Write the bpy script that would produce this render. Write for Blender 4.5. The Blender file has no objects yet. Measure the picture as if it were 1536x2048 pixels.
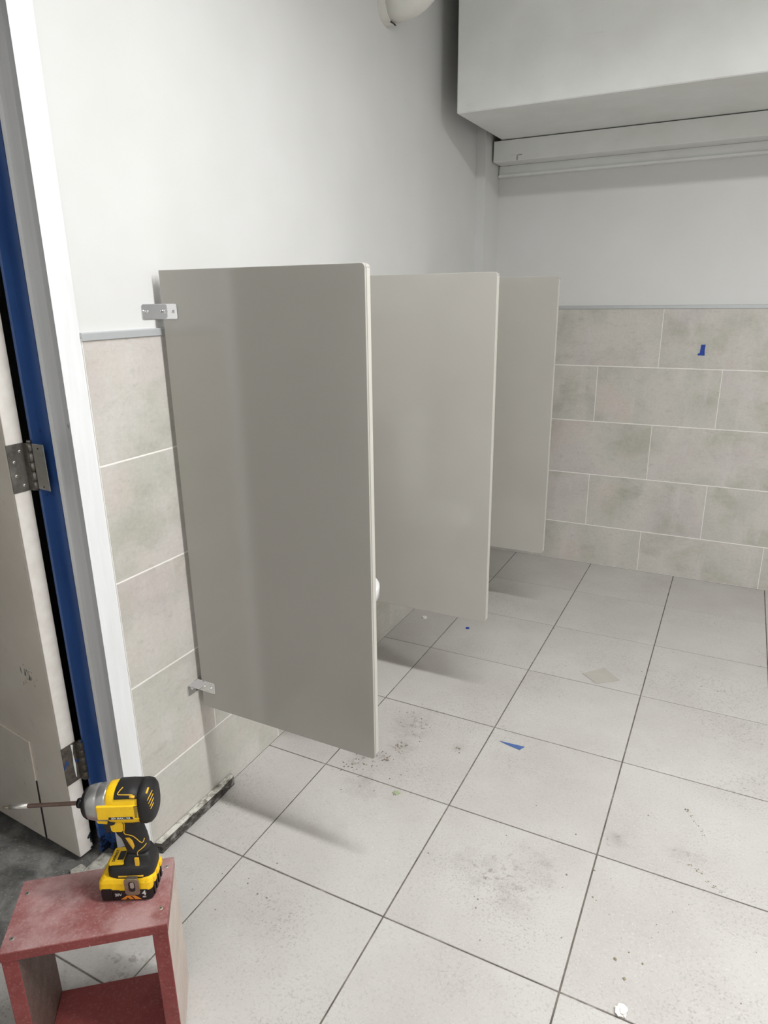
import bpy, bmesh, math, random
from mathutils import Vector, Matrix, noise

# ------------------------------------------------------------------ camera, world, lights, exposure
S = bpy.context.scene
COL = S.collection
random.seed(7)

cam_data = bpy.data.cameras.new('camera')
cam_data.sensor_fit = 'VERTICAL'
cam_data.sensor_height = 24.0
cam_data.lens = 24.0 * 1374.0 / 2048.0
cam_data.clip_start = 0.02
cam = bpy.data.objects.new('camera', cam_data)
COL.objects.link(cam)
ROWS = ((0.8909, 0.4539, -0.0133), (0.1253, -0.2738, -0.9536), (-0.4365, 0.8479, -0.3008))   # right, down, forward
CAMROT = ((0, 0, 0),)
S.camera = cam

world = bpy.data.worlds.new('world')
S.world = world
world.use_nodes = True
world.node_tree.nodes['Background'].inputs[0].default_value = (0.8, 0.82, 0.85, 1)
world.node_tree.nodes['Background'].inputs[1].default_value = 0.02


def area_light(name, loc, sx, sy, watts, color, rot=(0, 0, 0), spread=math.pi):
    l = bpy.data.lights.new(name, 'AREA')
    l.shape = 'RECTANGLE'
    l.size, l.size_y = sx, sy
    l.energy = watts
    l.color = color
    l.spread = spread
    o = bpy.data.objects.new(name, l)
    COL.objects.link(o)
    o.location = loc
    o.rotation_euler = rot
    return o


area_light('ceiling_tube_light', (1.55, 0.50, 2.93), 1.40, 0.14, 41, (0.985, 0.99, 1.0), spread=2.75)
area_light('rear_fill_light', (1.60, -1.75, 2.93), 1.20, 0.30, 22, (0.985, 0.99, 1.0))  # unseen fill lamp, added to brighten surfaces facing the near end
area_light('right_fill_light', (2.95, 0.55, 2.93), 0.80, 0.14, 46, (0.985, 0.99, 1.0))  # unseen fill lamp, added to lift the back wall and soffit

S.view_settings.view_transform = 'Standard'
S.view_settings.look = 'None'
S.view_settings.gamma = 1.0
S.view_settings.use_curve_mapping = False
S.view_settings.exposure = 0.14


# ------------------------------------------------------------------ materials
def srgb(r, g, b):
    f = lambda c: (c / 255) / 12.92 if c / 255 <= 0.04045 else ((c / 255 + 0.055) / 1.055) ** 2.4
    return (f(r), f(g), f(b), 1)


class NG:
    def __init__(self, name, rough=0.5, spec=0.5, metal=0.0):
        self.m = bpy.data.materials.new(name)
        self.m.use_nodes = True
        self.t = self.m.node_tree
        self.b = self.t.nodes['Principled BSDF']
        self.b.inputs['Roughness'].default_value = rough
        self.b.inputs['Specular IOR Level'].default_value = spec
        self.b.inputs['Metallic'].default_value = metal

    def n(self, kind, **kw):
        nd = self.t.nodes.new(kind)
        for k, v in kw.items():
            setattr(nd, k, v)
        return nd

    def link(self, a, b):
        self.t.links.new(a, b)

    def coords(self, kind='Object', per_object=False):
        tc = self.n('ShaderNodeTexCoord')
        out = tc.outputs[kind]
        if kind == 'World':
            pass
        if per_object:
            oi = self.n('ShaderNodeObjectInfo')
            mul = self.n('ShaderNodeMath', operation='MULTIPLY')
            mul.inputs[1].default_value = 57.0
            self.link(oi.outputs['Random'], mul.inputs[0])
            add = self.n('ShaderNodeVectorMath', operation='ADD')
            self.link(out, add.inputs[0])
            self.link(mul.outputs[0], add.inputs[1])
            out = add.outputs[0]
            self.rand = oi.outputs['Random']
        return out

    def world_pos(self):
        return self.n('ShaderNodeNewGeometry').outputs['Position']

    def scale(self, vec, s):
        mp = self.n('ShaderNodeMapping')
        mp.inputs['Scale'].default_value = s
        self.link(vec, mp.inputs[0])
        return mp.outputs[0]

    def noise(self, vec, scale, detail=4, rough=0.55, dist=0.0):
        nz = self.n('ShaderNodeTexNoise')
        nz.inputs['Scale'].default_value = scale
        nz.inputs['Detail'].default_value = detail
        nz.inputs['Roughness'].default_value = rough
        nz.inputs['Distortion'].default_value = dist
        self.link(vec, nz.inputs['Vector'])
        return nz.outputs['Fac']

    def ramp(self, fac, stops, interp='LINEAR'):
        r = self.n('ShaderNodeValToRGB')
        r.color_ramp.interpolation = interp
        el = r.color_ramp.elements
        while len(el) < len(stops):
            el.new(0.5)
        for e, (p, c) in zip(el, stops):
            e.position = p
            e.color = c if len(c) == 4 else (*c, 1)
        self.link(fac, r.inputs[0])
        return r.outputs[0]

    def mask(self, fac, a, b):
        mr = self.n('ShaderNodeMapRange')
        mr.interpolation_type = 'SMOOTHSTEP'
        mr.inputs['From Min'].default_value = a
        mr.inputs['From Max'].default_value = b
        self.link(fac, mr.inputs[0])
        return mr.outputs[0]

    def math(self, op, a, b=None):
        nd = self.n('ShaderNodeMath', operation=op)
        for i, v in enumerate((a, b)):
            if v is None:
                continue
            if isinstance(v, (int, float)):
                nd.inputs[i].default_value = v
            else:
                self.link(v, nd.inputs[i])
        return nd.outputs[0]

    def mix(self, fac, a, b, blend='MIX'):
        mx = self.n('ShaderNodeMix', data_type='RGBA', blend_type=blend)
        for sock, v in ((mx.inputs[0], fac), (mx.inputs[6], a), (mx.inputs[7], b)):
            if isinstance(v, (int, float)):
                sock.default_value = v
            elif isinstance(v, tuple):
                sock.default_value = v
            else:
                self.link(v, sock)
        return mx.outputs[2]

    def dist_mask(self, pos, c, r0, r1):
        """1 inside r0 of point c, 0 beyond r1 (a stain with a place of its own)"""
        d = self.n('ShaderNodeVectorMath', operation='DISTANCE')
        self.link(pos, d.inputs[0])
        d.inputs[1].default_value = c
        mr = self.n('ShaderNodeMapRange')
        mr.inputs['From Min'].default_value = r1
        mr.inputs['From Max'].default_value = r0
        self.link(d.outputs['Value'], mr.inputs[0])
        return mr.outputs[0]

    def color(self, c):
        if isinstance(c, tuple):
            self.b.inputs['Base Color'].default_value = c
        else:
            self.link(c, self.b.inputs['Base Color'])

    def bump(self, h, strength, distance=0.002):
        bp = self.n('ShaderNodeBump')
        bp.inputs['Strength'].default_value = strength
        bp.inputs['Distance'].default_value = distance
        self.link(h, bp.inputs['Height'])
        self.link(bp.outputs[0], self.b.inputs['Normal'])

    def rough(self, r):
        self.link(r, self.b.inputs['Roughness'])


def m_plain(name, col, rough=0.5, spec=0.5, metal=0.0, var=0.06, scale=30.0, bump=0.0):
    g = NG(name, rough, spec, metal)
    v = g.coords()
    f = g.noise(v, scale, 5)
    c0 = tuple(max(0, c * (1 - var)) for c in col[:3]) + (1,)
    c1 = tuple(min(1, c * (1 + var)) for c in col[:3]) + (1,)
    g.color(g.ramp(f, [(0.3, c0), (0.7, c1)]))
    if bump:
        g.bump(f, bump)
    return g.m


def m_paint_wall():
    g = NG('white_wall_paint', 0.42, 0.4)
    v = g.world_pos()
    f = g.noise(v, 3.0, 3)
    g.color(g.ramp(f, [(0.3, srgb(211, 211, 208)), (0.7, srgb(216, 216, 214))]))
    g.bump(g.noise(v, 160, 3), 0.06)
    return g.m


def m_old_paint():
    g = NG('off_white_soffit_paint', 0.5, 0.4)
    v = g.world_pos()
    f = g.noise(v, 5.0, 5)
    c = g.ramp(f, [(0.3, srgb(225, 226, 222)), (0.7, srgb(235, 236, 234))])
    sp = g.mask(g.noise(g.scale(v, (1, 4, 6)), 9, 6, 0.6), 0.66, 0.8)
    g.color(g.mix(sp, c, srgb(206, 205, 195)))
    g.bump(g.noise(v, 30, 4), 0.08)
    return g.m


def m_wall_tile():
    g = NG('stone_look_wall_tile', 0.42, 0.35)
    v = g.coords('Object', True)
    big = g.noise(v, 2.2, 2, 0.5)
    c = g.ramp(big, [(0.32, srgb(191, 184, 181)), (0.46, srgb(198, 193, 185)), (0.56, srgb(188, 187, 178)), (0.68, srgb(199, 189, 181))])
    cloud = g.noise(g.scale(v, (1.0, 1.3, 1.0)), 3.6, 7, 0.58, 0.15)
    c = g.mix(g.math('MULTIPLY', g.mask(cloud, 0.48, 0.70), 0.75), c, srgb(167, 166, 153))
    lite = g.noise(g.scale(v, (2.6, 0.8, 1.0)), 4.5, 7, 0.60, 0.15)
    c = g.mix(g.math('MULTIPLY', g.mask(lite, 0.48, 0.72), 0.80), c, srgb(202, 197, 192))
    pink = g.noise(v, 3.1, 4, 0.55)
    c = g.mix(g.math('MULTIPLY', g.mask(pink, 0.56, 0.74), 0.5), c, srgb(195, 182, 175))
    dk = g.noise(g.scale(v, (1.0, 2.0, 1.0)), 6.0, 10, 0.72, 0.2)
    c = g.mix(g.math('MULTIPLY', g.mask(dk, 0.56, 0.80), 0.55), c, srgb(142, 140, 130))
    mot = g.noise(g.scale(v, (1.0, 1.8, 1.0)), 24, 8, 0.75)
    c = g.mix(g.math('MULTIPLY', g.mask(mot, 0.52, 0.72), 0.35), c, srgb(144, 141, 131))
    c = g.mix(g.math('MULTIPLY', g.mask(mot, 0.46, 0.30), 0.35), c, srgb(205, 201, 195))
    fine = g.noise(v, 90, 4, 0.6)
    c = g.mix(0.10, c, g.ramp(fine, [(0.3, (0.32, 0.31, 0.29)), (0.7, (0.85, 0.84, 0.82))]))
    g.color(c)
    g.bump(fine, 0.05)
    return g.m


def m_floor_tile():
    g = NG('speckled_floor_tile', 0.55, 0.35)
    v = g.coords('Object', True)
    w = g.world_pos()
    f = g.noise(v, 3.2, 4, 0.6)
    c = g.ramp(f, [(0.3, srgb(178, 174, 169)), (0.7, srgb(190, 187, 183))])
    big = g.noise(w, 2.3, 4, 0.6)                     # where the grain shows more
    gr = g.noise(v, 150, 4, 0.72)
    gm = g.math('MULTIPLY', g.mask(gr, 0.50, 0.70), g.math('ADD', 0.22, g.math('MULTIPLY', g.mask(big, 0.44, 0.66), 0.42)))
    c = g.mix(gm, c, srgb(119, 114, 108))
    gl = g.noise(v, 200, 2, 0.6)
    c = g.mix(g.math('MULTIPLY', g.mask(gl, 0.58, 0.75), 0.6), c, srgb(205, 202, 198))
    # small dirt flecks
    fl = g.mask(g.noise(w, 40, 4, 0.6), 0.70, 0.77)
    c = g.mix(g.math('MULTIPLY', fl, 0.42), c, srgb(115, 109, 99))
    # grimy smears of their own shape
    acc = None
    for p, r0, r1 in MUDS:
        d = g.dist_mask(w, p, r0, r1)
        acc = d if acc is None else g.math('MAXIMUM', acc, d)
    sm = g.mask(g.math('ADD', g.noise(w, 9, 5, 0.65), g.math('MULTIPLY', acc, 0.30)), 0.62, 0.95)
    c = g.mix(g.math('MULTIPLY', sm, 0.30), c, srgb(119, 112, 103))
    sp = g.noise(w, 42, 6, 0.72, 0.2)
    md = g.mask(g.math('ADD', sp, g.math('MULTIPLY', acc, 0.20)), 0.70, 0.84)
    c = g.mix(g.math('MULTIPLY', md, 0.55), c, srgb(117, 108, 98))
    g.color(c)
    g.bump(gr, 0.10, 0.001)
    return g.m


MUDS = [((0.400, 1.04, 0), 0.01, 0.09), ((0.43, 1.12, 0), 0.02, 0.11), ((0.42, 1.27, 0), 0.03, 0.18), ((0.33, 0.98, 0), 0.02, 0.10),
        ((0.40, 0.90, 0), 0.0, 0.14), ((0.943, 0.72, 0), 0.03, 0.22), ((1.38, 1.02, 0), 0.0, 0.10),
        ((1.20, 1.00, 0), 0.0, 0.09), ((0.06, 0.33, 0), 0.0, 0.12), ((0.2, 0.05, 0), 0.03, 0.2), ((0.62, 1.20, 0), 0.0, 0.06)]


def m_floor_grout():
    g = NG('grimy_floor_grout', 0.85, 0.2)
    w = g.world_pos()
    g.color(g.ramp(g.noise(w, 14, 5, 0.7), [(0.35, srgb(86, 81, 75)), (0.6, srgb(118, 112, 104)), (0.75, srgb(170, 165, 158))]))
    return g.m


def m_panel():
    g = NG('grey_screen_enamel', 0.14, 0.6)
    v = g.world_pos()
    f = g.noise(v, 2.2, 2)
    g.color(g.ramp(f, [(0.3, srgb(168, 165, 158)), (0.7, srgb(173, 170, 163))]))
    g.bump(g.noise(v, 7, 2), 0.03, 0.004)
    return g.m


def m_concrete():
    g = NG('grimy_dark_concrete', 0.8, 0.25)
    w = g.world_pos()
    c = g.ramp(g.noise(w, 9, 8, 0.7, 0.5), [(0.3, srgb(60, 60, 58)), (0.5, srgb(100, 99, 96)), (0.7, srgb(140, 138, 133))])
    c = g.mix(g.mask(g.noise(w, 150, 3, 0.7), 0.6, 0.75), c, srgb(165, 163, 160))
    g.color(c)
    g.bump(g.noise(w, 40, 6, 0.7), 0.4, 0.006)
    return g.m


def m_door_face():
    g = NG('scuffed_beige_door_paint', 0.45, 0.4)
    w = g.world_pos()
    c = g.ramp(g.noise(w, 5, 5), [(0.3, srgb(229, 219, 206)), (0.7, srgb(245, 237, 224))])
    sm = g.mask(g.noise(g.scale(w, (1.5, 1.5, 0.8)), 16, 7, 0.7, 0.6), 0.60, 0.74)
    c = g.mix(g.math('MULTIPLY', sm, 0.45), c, srgb(149, 142, 128))
    sc = g.mask(g.noise(g.scale(w, (3, 3, 1.2)), 26, 5, 0.75, 0.8), 0.72, 0.78)
    c = g.mix(g.math('MULTIPLY', sc, 0.8), c, srgb(103, 98, 89))
    kick = g.dist_mask(w, (-0.26, 0.24, 0.58), 0.0, 0.085)
    kk = g.mask(g.math('ADD', g.noise(g.scale(w, (2, 2, 1)), 60, 4, 0.7), g.math('MULTIPLY', kick, 0.32)), 0.78, 0.84)
    c = g.mix(kk, c, srgb(107, 105, 95))
    g.color(c)
    g.bump(g.noise(w, 22, 5), 0.12)
    return g.m


def m_door_edge():
    g = NG('chipped_white_door_edge_paint', 0.45, 0.4)
    w = g.world_pos()
    c = g.ramp(g.noise(w, 30, 5), [(0.3, srgb(208, 202, 194)), (0.7, srgb(222, 217, 210))])
    sep = g.n('ShaderNodeSeparateXYZ')
    g.link(w, sep.inputs[0])
    low = g.math('MULTIPLY', g.mask(sep.outputs['Z'], 0.20, 0.02), g.mask(sep.outputs['Y'], 0.255, 0.278))
    ch = g.mask(g.math('ADD', g.noise(w, 34, 5, 0.6), g.math('MULTIPLY', low, 0.34)), 0.80, 0.82)
    c = g.mix(ch, c, srgb(22, 24, 30))
    g.color(c)
    return g.m


def m_blue():
    g = NG('blue_frame_paint', 0.38, 0.5)
    w = g.world_pos()
    c = g.ramp(g.noise(g.scale(w, (6, 6, 1)), 5, 5), [(0.3, srgb(46, 78, 134)), (0.7, srgb(56, 92, 152))])
    sep = g.n('ShaderNodeSeparateXYZ')
    g.link(w, sep.inputs[0])
    low = g.mask(sep.outputs['Z'], 0.16, 0.0)
    ch = g.mask(g.math('ADD', g.noise(w, 40, 6, 0.7), g.math('MULTIPLY', low, 0.26)), 0.66, 0.76)
    g.color(g.mix(ch, c, srgb(24, 26, 36)))
    return g.m


def m_jamb():
    g = NG('brushed_white_jamb_paint', 0.35, 0.5)
    w = g.world_pos()
    c = g.ramp(g.noise(g.scale(w, (12, 12, 1)), 4, 4), [(0.3, srgb(223, 224, 224)), (0.7, srgb(233, 234, 235))])
    ch = g.mask(g.noise(g.scale(w, (1, 1, 0.5)), 26, 2, 0.5), 0.775, 0.79)
    g.color(g.mix(ch, c, srgb(88, 96, 118)))
    return g.m


def m_stool(name, a, b, dust, amt):
    g = NG(name, 0.62, 0.3)
    v = g.coords('Object')
    c = g.ramp(g.noise(v, 14, 6, 0.65), [(0.3, a), (0.7, b)])
    d = g.mask(g.noise(v, 8, 9, 0.68, 0.0), 0.36, 0.62)
    c = g.mix(g.math('MULTIPLY', d, amt), c, dust)
    f = g.noise(v, 180, 4, 0.7)
    c = g.mix(g.math('MULTIPLY', g.mask(f, 0.5, 0.7), 0.35 * amt), c, srgb(196, 168, 164))
    s = g.mask(g.noise(g.scale(v, (1, 6, 1)), 45, 4, 0.7), 0.72, 0.77)
    c = g.mix(g.math('MULTIPLY', s, 0.5), c, srgb(200, 176, 172))
    w = g.mask(g.noise(v, 95, 2, 0.5), 0.765, 0.785)
    c = g.mix(w, c, srgb(232, 226, 222))
    k = g.mask(g.noise(v, 75, 3, 0.5), 0.25, 0.21)
    c = g.mix(g.math('MULTIPLY', k, 0.7), c, srgb(70, 40, 40))
    g.color(c)
    g.bump(g.noise(v, 80, 5, 0.7), 0.15)
    return g.m


def m_curb(name, c0, c1, c2):
    g = NG(name, 0.8, 0.25)
    w = g.world_pos()
    g.color(g.ramp(g.noise(g.scale(w, (1, 1, 2)), 30, 7, 0.72, 0.5), [(0.38, c0), (0.52, c1), (0.66, c2)]))
    g.bump(g.noise(w, 90, 5, 0.7), 0.4, 0.003)
    return g.m


def m_hinge():
    g = NG('worn_steel', 0.42, 0.5, 0.85)
    w = g.world_pos()
    g.color(g.ramp(g.noise(g.scale(w, (1, 1, 0.6)), 50, 5, 0.65), [(0.3, srgb(98, 93, 88)), (0.7, srgb(142, 138, 132))]))
    return g.m


def m_rusty_hinge():
    g = NG('rusty_painted_steel', 0.55, 0.4, 0.3)
    w = g.world_pos()
    c = g.ramp(g.noise(w, 60, 6, 0.7), [(0.3, srgb(62, 54, 48)), (0.7, srgb(104, 98, 90))])
    bl = g.mask(g.noise(g.scale(w, (1, 1, 0.7)), 42, 2, 0.4), 0.64, 0.66)
    c = g.mix(bl, c, srgb(46, 74, 132))
    g.color(c)
    return g.m


M = {}
M['wall'] = m_paint_wall()
M['soffit'] = m_old_paint()
M['wtile'] = m_wall_tile()
M['wgrout'] = m_plain('pale_wall_grout', srgb(236, 233, 228), 0.8, 0.2, var=0.03)
M['ftile'] = m_floor_tile()
M['fgrout'] = m_floor_grout()
M['cap'] = m_plain('satin_aluminium_trim', srgb(196, 199, 200), 0.35, 0.5, 0.35, var=0.02)
M['panel'] = m_panel()
M['panel_edge'] = m_plain('pale_screen_edge', srgb(192, 189, 180), 0.28, 0.5, var=0.02)
M['core'] = m_plain('dark_seam', srgb(60, 58, 54), 0.7, 0.2)
M['chrome'] = m_plain('chrome', (0.80, 0.80, 0.81, 1), 0.08, 0.5, 1.0, var=0.01)
M['concrete'] = m_concrete()
M['door'] = m_door_face()
M['dooredge'] = m_door_edge()
M['blue'] = m_blue()
M['jamb'] = m_jamb()
M['hinge'] = m_hinge()
M['hinge_light'] = m_plain('bare_steel_leaf', srgb(168, 166, 158), 0.45, 0.5, 0.5, var=0.1, scale=80)
M['rusty'] = m_rusty_hinge()
M['screw'] = m_plain('bright_screw_steel', srgb(190, 187, 180), 0.35, 0.5, 0.8, var=0.1, scale=200)
M['black_hole'] = m_plain('dark_screw_recess', srgb(40, 36, 34), 0.6)
M['stool_top'] = m_stool('faded_red_stool_top', srgb(122, 72, 70), srgb(144, 90, 88), srgb(172, 142, 139), 0.80)
M['stool_red'] = m_stool('red_stool_edges', srgb(112, 48, 48), srgb(132, 62, 60), srgb(140, 76, 72), 0.4)
M['stool_side'] = m_stool('bare_grey_stool_side', srgb(190, 176, 166), srgb(206, 194, 184), srgb(180, 162, 154), 0.4)
M['stool_inner'] = m_stool('brown_stool_inside', srgb(92, 76, 68), srgb(116, 100, 92), srgb(100, 68, 64), 0.5)
M['curb_top'] = m_curb('dusty_curb_top', srgb(120, 116, 106), srgb(200, 197, 188), srgb(222, 220, 213))
M['curb_face'] = m_curb('dirty_curb_face', srgb(44, 41, 40), srgb(84, 80, 76), srgb(150, 146, 141))
M['rubble'] = m_curb('dusty_rubble', srgb(120, 117, 108), srgb(165, 162, 152), srgb(186, 184, 176))
M['yellow'] = None
g_ = NG('yellow_tool_plastic', 0.42, 0.45)
v_ = g_.coords('Object')
c_ = g_.ramp(g_.noise(v_, 60, 4), [(0.3, srgb(240, 190, 18)), (0.7, srgb(250, 203, 28))])
gm = g_.mask(g_.noise(g_.scale(v_, (1, 1, 1.6)), 150, 5, 0.7), 0.60, 0.74)
g_.color(g_.mix(g_.math('MULTIPLY', gm, 0.7), c_, srgb(120, 92, 24)))
M['yellow'] = g_.m
M['yellow_line'] = m_plain('yellow_piping_plastic', srgb(226, 176, 44), 0.5)
M['rubber'] = m_plain('black_tool_rubber', srgb(32, 31, 31), 0.55, 0.4, var=0.15, scale=120)
M['black'] = m_plain('black_tool_plastic', srgb(20, 20, 21), 0.35, 0.5)
M['alu'] = m_plain('cast_aluminium_nose', srgb(170, 169, 167), 0.32, 0.5, 0.75, var=0.1, scale=90)
M['bit'] = m_plain('brown_tarnished_bit', srgb(96, 78, 70), 0.4, 0.5, 0.6, var=0.2, scale=160)
M['hook'] = m_plain('worn_hook_steel', srgb(150, 138, 122), 0.38, 0.5, 0.8, var=0.15, scale=120)
M['orange'] = m_plain('orange_print', srgb(226, 140, 50), 0.5)
M['white_print'] = m_plain('white_print', srgb(215, 215, 212), 0.5)
M['porcelain'] = m_plain('white_porcelain', srgb(232, 232, 230), 0.12, 0.5, var=0.01)
M['tape'] = m_plain('blue_masking_tape', srgb(26, 62, 150), 0.6, var=0.12, scale=90)
M['tape_dusty'] = m_plain('dusty_blue_tape', srgb(70, 98, 152), 0.7, var=0.1, scale=60)
M['film'] = m_plain('grey_plastic_film', srgb(176, 171, 163), 0.25, 0.5, var=0.06, scale=14)
M['white_plastic'] = m_plain('white_plastic', srgb(226, 223, 216), 0.6)
M['dirt'] = m_plain('dirt_crumbs', srgb(136, 126, 114), 0.9, 0.1, var=0.3, scale=50)
M['green'] = m_plain('dusty_green_leaf', srgb(150, 160, 128), 0.8, 0.2, var=0.15)
M['olive'] = m_plain('olive_grit', srgb(136, 130, 106), 0.9, 0.1, var=0.2)
M['hallwall'] = m_plain('grey_hall_paint', srgb(120, 120, 118), 0.7, 0.2)
M['pipe'] = m_plain('painted_pipe', srgb(222, 221, 214), 0.3, 0.5, var=0.02)


# ------------------------------------------------------------------ geometry helpers
def link(name, me, mat, parent=None, smooth=False):
    o = bpy.data.objects.new(name, me)
    if mat is not None:
        me.materials.append(mat)
    COL.objects.link(o)
    if parent is not None:
        o.parent = parent
    if smooth:
        for p in me.polygons:
            p.use_smooth = True
    return o


def from_bm(name, bm, mat, parent=None, smooth=False):
    bmesh.ops.recalc_face_normals(bm, faces=bm.faces)
    me = bpy.data.meshes.new(name)
    bm.to_mesh(me)
    bm.free()
    return link(name, me, mat, parent, smooth)


def bm_box(lo, hi, bev=0.0, seg=2, bm=None):
    bm2 = bmesh.new()
    bmesh.ops.create_cube(bm2, size=1.0)
    for v in bm2.verts:
        v.co = Vector([lo[i] + (v.co[i] + 0.5) * (hi[i] - lo[i]) for i in range(3)])
    if bev:
        bmesh.ops.bevel(bm2, geom=list(bm2.edges), offset=bev, segments=seg, affect='EDGES', profile=0.7)
    if bm is None:
        return bm2
    merge(bm, bm2)
    return bm


def merge(bm, other):
    me = bpy.data.meshes.new('tmp')
    other.to_mesh(me)
    other.free()
    bm.from_mesh(me)
    bpy.data.meshes.remove(me)


def box(name, lo, hi, mat, parent=None, bev=0.0, seg=2):
    return from_bm(name, bm_box(lo, hi, bev, seg), mat, parent)


def bm_prism(poly, depth0, depth1, axis='y', bev=0.0, seg=2):
    """closed polygon extruded along an axis; poly gives the two other coordinates in order"""
    bm = bmesh.new()

    def co(p, d):
        return {'y': (p[0], d, p[1]), 'z': (p[0], p[1], d), 'x': (d, p[0], p[1])}[axis]
    a = [bm.verts.new(co(p, depth0)) for p in poly]
    b = [bm.verts.new(co(p, depth1)) for p in poly]
    bm.faces.new(a)
    bm.faces.new(list(reversed(b)))
    n = len(poly)
    for i in range(n):
        bm.faces.new((a[i], b[i], b[(i + 1) % n], a[(i + 1) % n]))
    bmesh.ops.recalc_face_normals(bm, faces=bm.faces)
    if bev:
        bmesh.ops.bevel(bm, geom=list(bm.edges), offset=bev, segments=seg, affect='EDGES', profile=0.7)
    return bm


def round_rect(x0, z0, x1, z1, r, n=6, corners=(1, 1, 1, 1)):
    pts = []
    for k, (cx, cz, a) in enumerate(((x0 + r, z0 + r, 180), (x1 - r, z0 + r, 270), (x1 - r, z1 - r, 0), (x0 + r, z1 - r, 90))):
        if corners[k]:
            for i in range(n + 1):
                t = math.radians(a + 90 * i / n)
                pts.append((cx + r * math.cos(t), cz + r * math.sin(t)))
        else:
            pts.append(((x0, z0), (x1, z0), (x1, z1), (x0, z1))[k])
    return pts


def bm_loft(rings, cap=True):
    bm = bmesh.new()
    vs = [[bm.verts.new(p) for p in r] for r in rings]
    n = len(rings[0])
    for a, b in zip(vs, vs[1:]):
        for i in range(n):
            bm.faces.new((a[i], a[(i + 1) % n], b[(i + 1) % n], b[i]))
    if cap:
        bm.faces.new(list(reversed(vs[0])))
        bm.faces.new(vs[-1])
    return bm


def sup(a, b, e, n=28, t0=0.0, t1=2 * math.pi, closed=True):
    out = []
    m = n if closed else n - 1
    for i in range(n):
        t = t0 + (t1 - t0) * i / m
        c, s = math.cos(t), math.sin(t)
        out.append((a * math.copysign(abs(c) ** (2 / e), c), b * math.copysign(abs(s) ** (2 / e), s)))
    return out


def bm_cyl(p0, p1, r, n=16, r1=None, bm=None, cap=True):
    p0, p1 = Vector(p0), Vector(p1)
    d = (p1 - p0).normalized()
    u = d.orthogonal().normalized()
    w = d.cross(u)
    r1 = r if r1 is None else r1
    rings = []
    for p, rr in ((p0, r), (p1, r1)):
        rings.append([p + (u * math.cos(2 * math.pi * i / n) + w * math.sin(2 * math.pi * i / n)) * rr for i in range(n)])
    b = bm_loft(rings, cap)
    if bm is None:
        return b
    merge(bm, b)
    return bm


def bm_tube(pts, r, n=8):
    pts = [Vector(p) for p in pts]
    rings = []
    ref = None
    for i, p in enumerate(pts):
        a = pts[max(0, i - 1)]
        b = pts[min(len(pts) - 1, i + 1)]
        d = (b - a).normalized()
        if ref is None:
            ref = d.orthogonal().normalized()
        u = (ref - d * ref.dot(d)).normalized()
        ref = u
        w = d.cross(u)
        rings.append([p + (u * math.cos(2 * math.pi * k / n) + w * math.sin(2 * math.pi * k / n)) * r for k in range(n)])
    return bm_loft(rings)


def empty(name, label, cat, loc=(0, 0, 0), rotz=0.0, group=None):
    o = bpy.data.objects.new(name, None)
    o.empty_display_size = 0.05
    COL.objects.link(o)
    o.location = loc
    o.rotation_euler = (0, 0, rotz)
    tag(o, label, cat, group)
    return o


def tag(o, label, cat, group=None, kind=None):
    o['label'] = label
    o['category'] = cat
    if group:
        o['group'] = group
    if kind:
        o['kind'] = kind
    return o


def struct(o, label, cat):
    return tag(o, label, cat, kind='structure')


# camera rotation from its measured axes
r_, d_, f_ = (Vector(v).normalized() for v in ROWS)
f_ = f_.normalized()
r_ = (r_ - f_ * r_.dot(f_)).normalized()
d_ = f_.cross(r_)
cam.matrix_world = Matrix(((r_.x, -d_.x, -f_.x, 1.350), (r_.y, -d_.y, -f_.y, -0.773), (r_.z, -d_.z, -f_.z, 1.547), (0, 0, 0, 1)))

# ------------------------------------------------------------------ room shell
XR, YN, YB, ZC = 3.45, -2.60, 3.191, 3.00          # right wall, near wall, back wall tile face, ceiling
DOOR0, DOOR1 = -0.66, 0.2866                        # door opening in the left wall
FT, FX0, FY0 = 0.4585, 0.2386, 0.0                  # floor tile pitch and joints
ROWZ = [1.465, 1.160, 0.853, 0.546, 0.240, 0.0]     # wall tile courses


def tile_mesh(sx, sy, h, bev=0.0010):
    x, y = sx / 2, sy / 2
    v = [(-x, -y, -h), (x, -y, -h), (x, y, -h), (-x, y, -h), (-x, -y, -bev), (x, -y, -bev), (x, y, -bev), (-x, y, -bev),
         (-x + bev, -y + bev, 0), (x - bev, -y + bev, 0), (x - bev, y - bev, 0), (-x + bev, y - bev, 0)]
    f = [(3, 2, 1, 0), (8, 9, 10, 11)]
    for k in (0, 4):
        for i in range(4):
            f.append((k + i, k + (i + 1) % 4, k + 4 + (i + 1) % 4, k + 4 + i))
    me = bpy.data.meshes.new('tile')
    me.from_pydata(v, [], f)
    return me


TM = {}


def tile(parent, sx, sy, h, mat, loc, rot=(0, 0, 0)):
    key = (round(sx, 4), round(sy, 4), h, mat.name)
    if key not in TM:
        TM[key] = tile_mesh(sx, sy, h)
        TM[key].materials.append(mat)
    o = bpy.data.objects.new('tile', TM[key])
    COL.objects.link(o)
    o.parent = parent
    o.location = loc
    o.rotation_euler = rot
    return o


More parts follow.
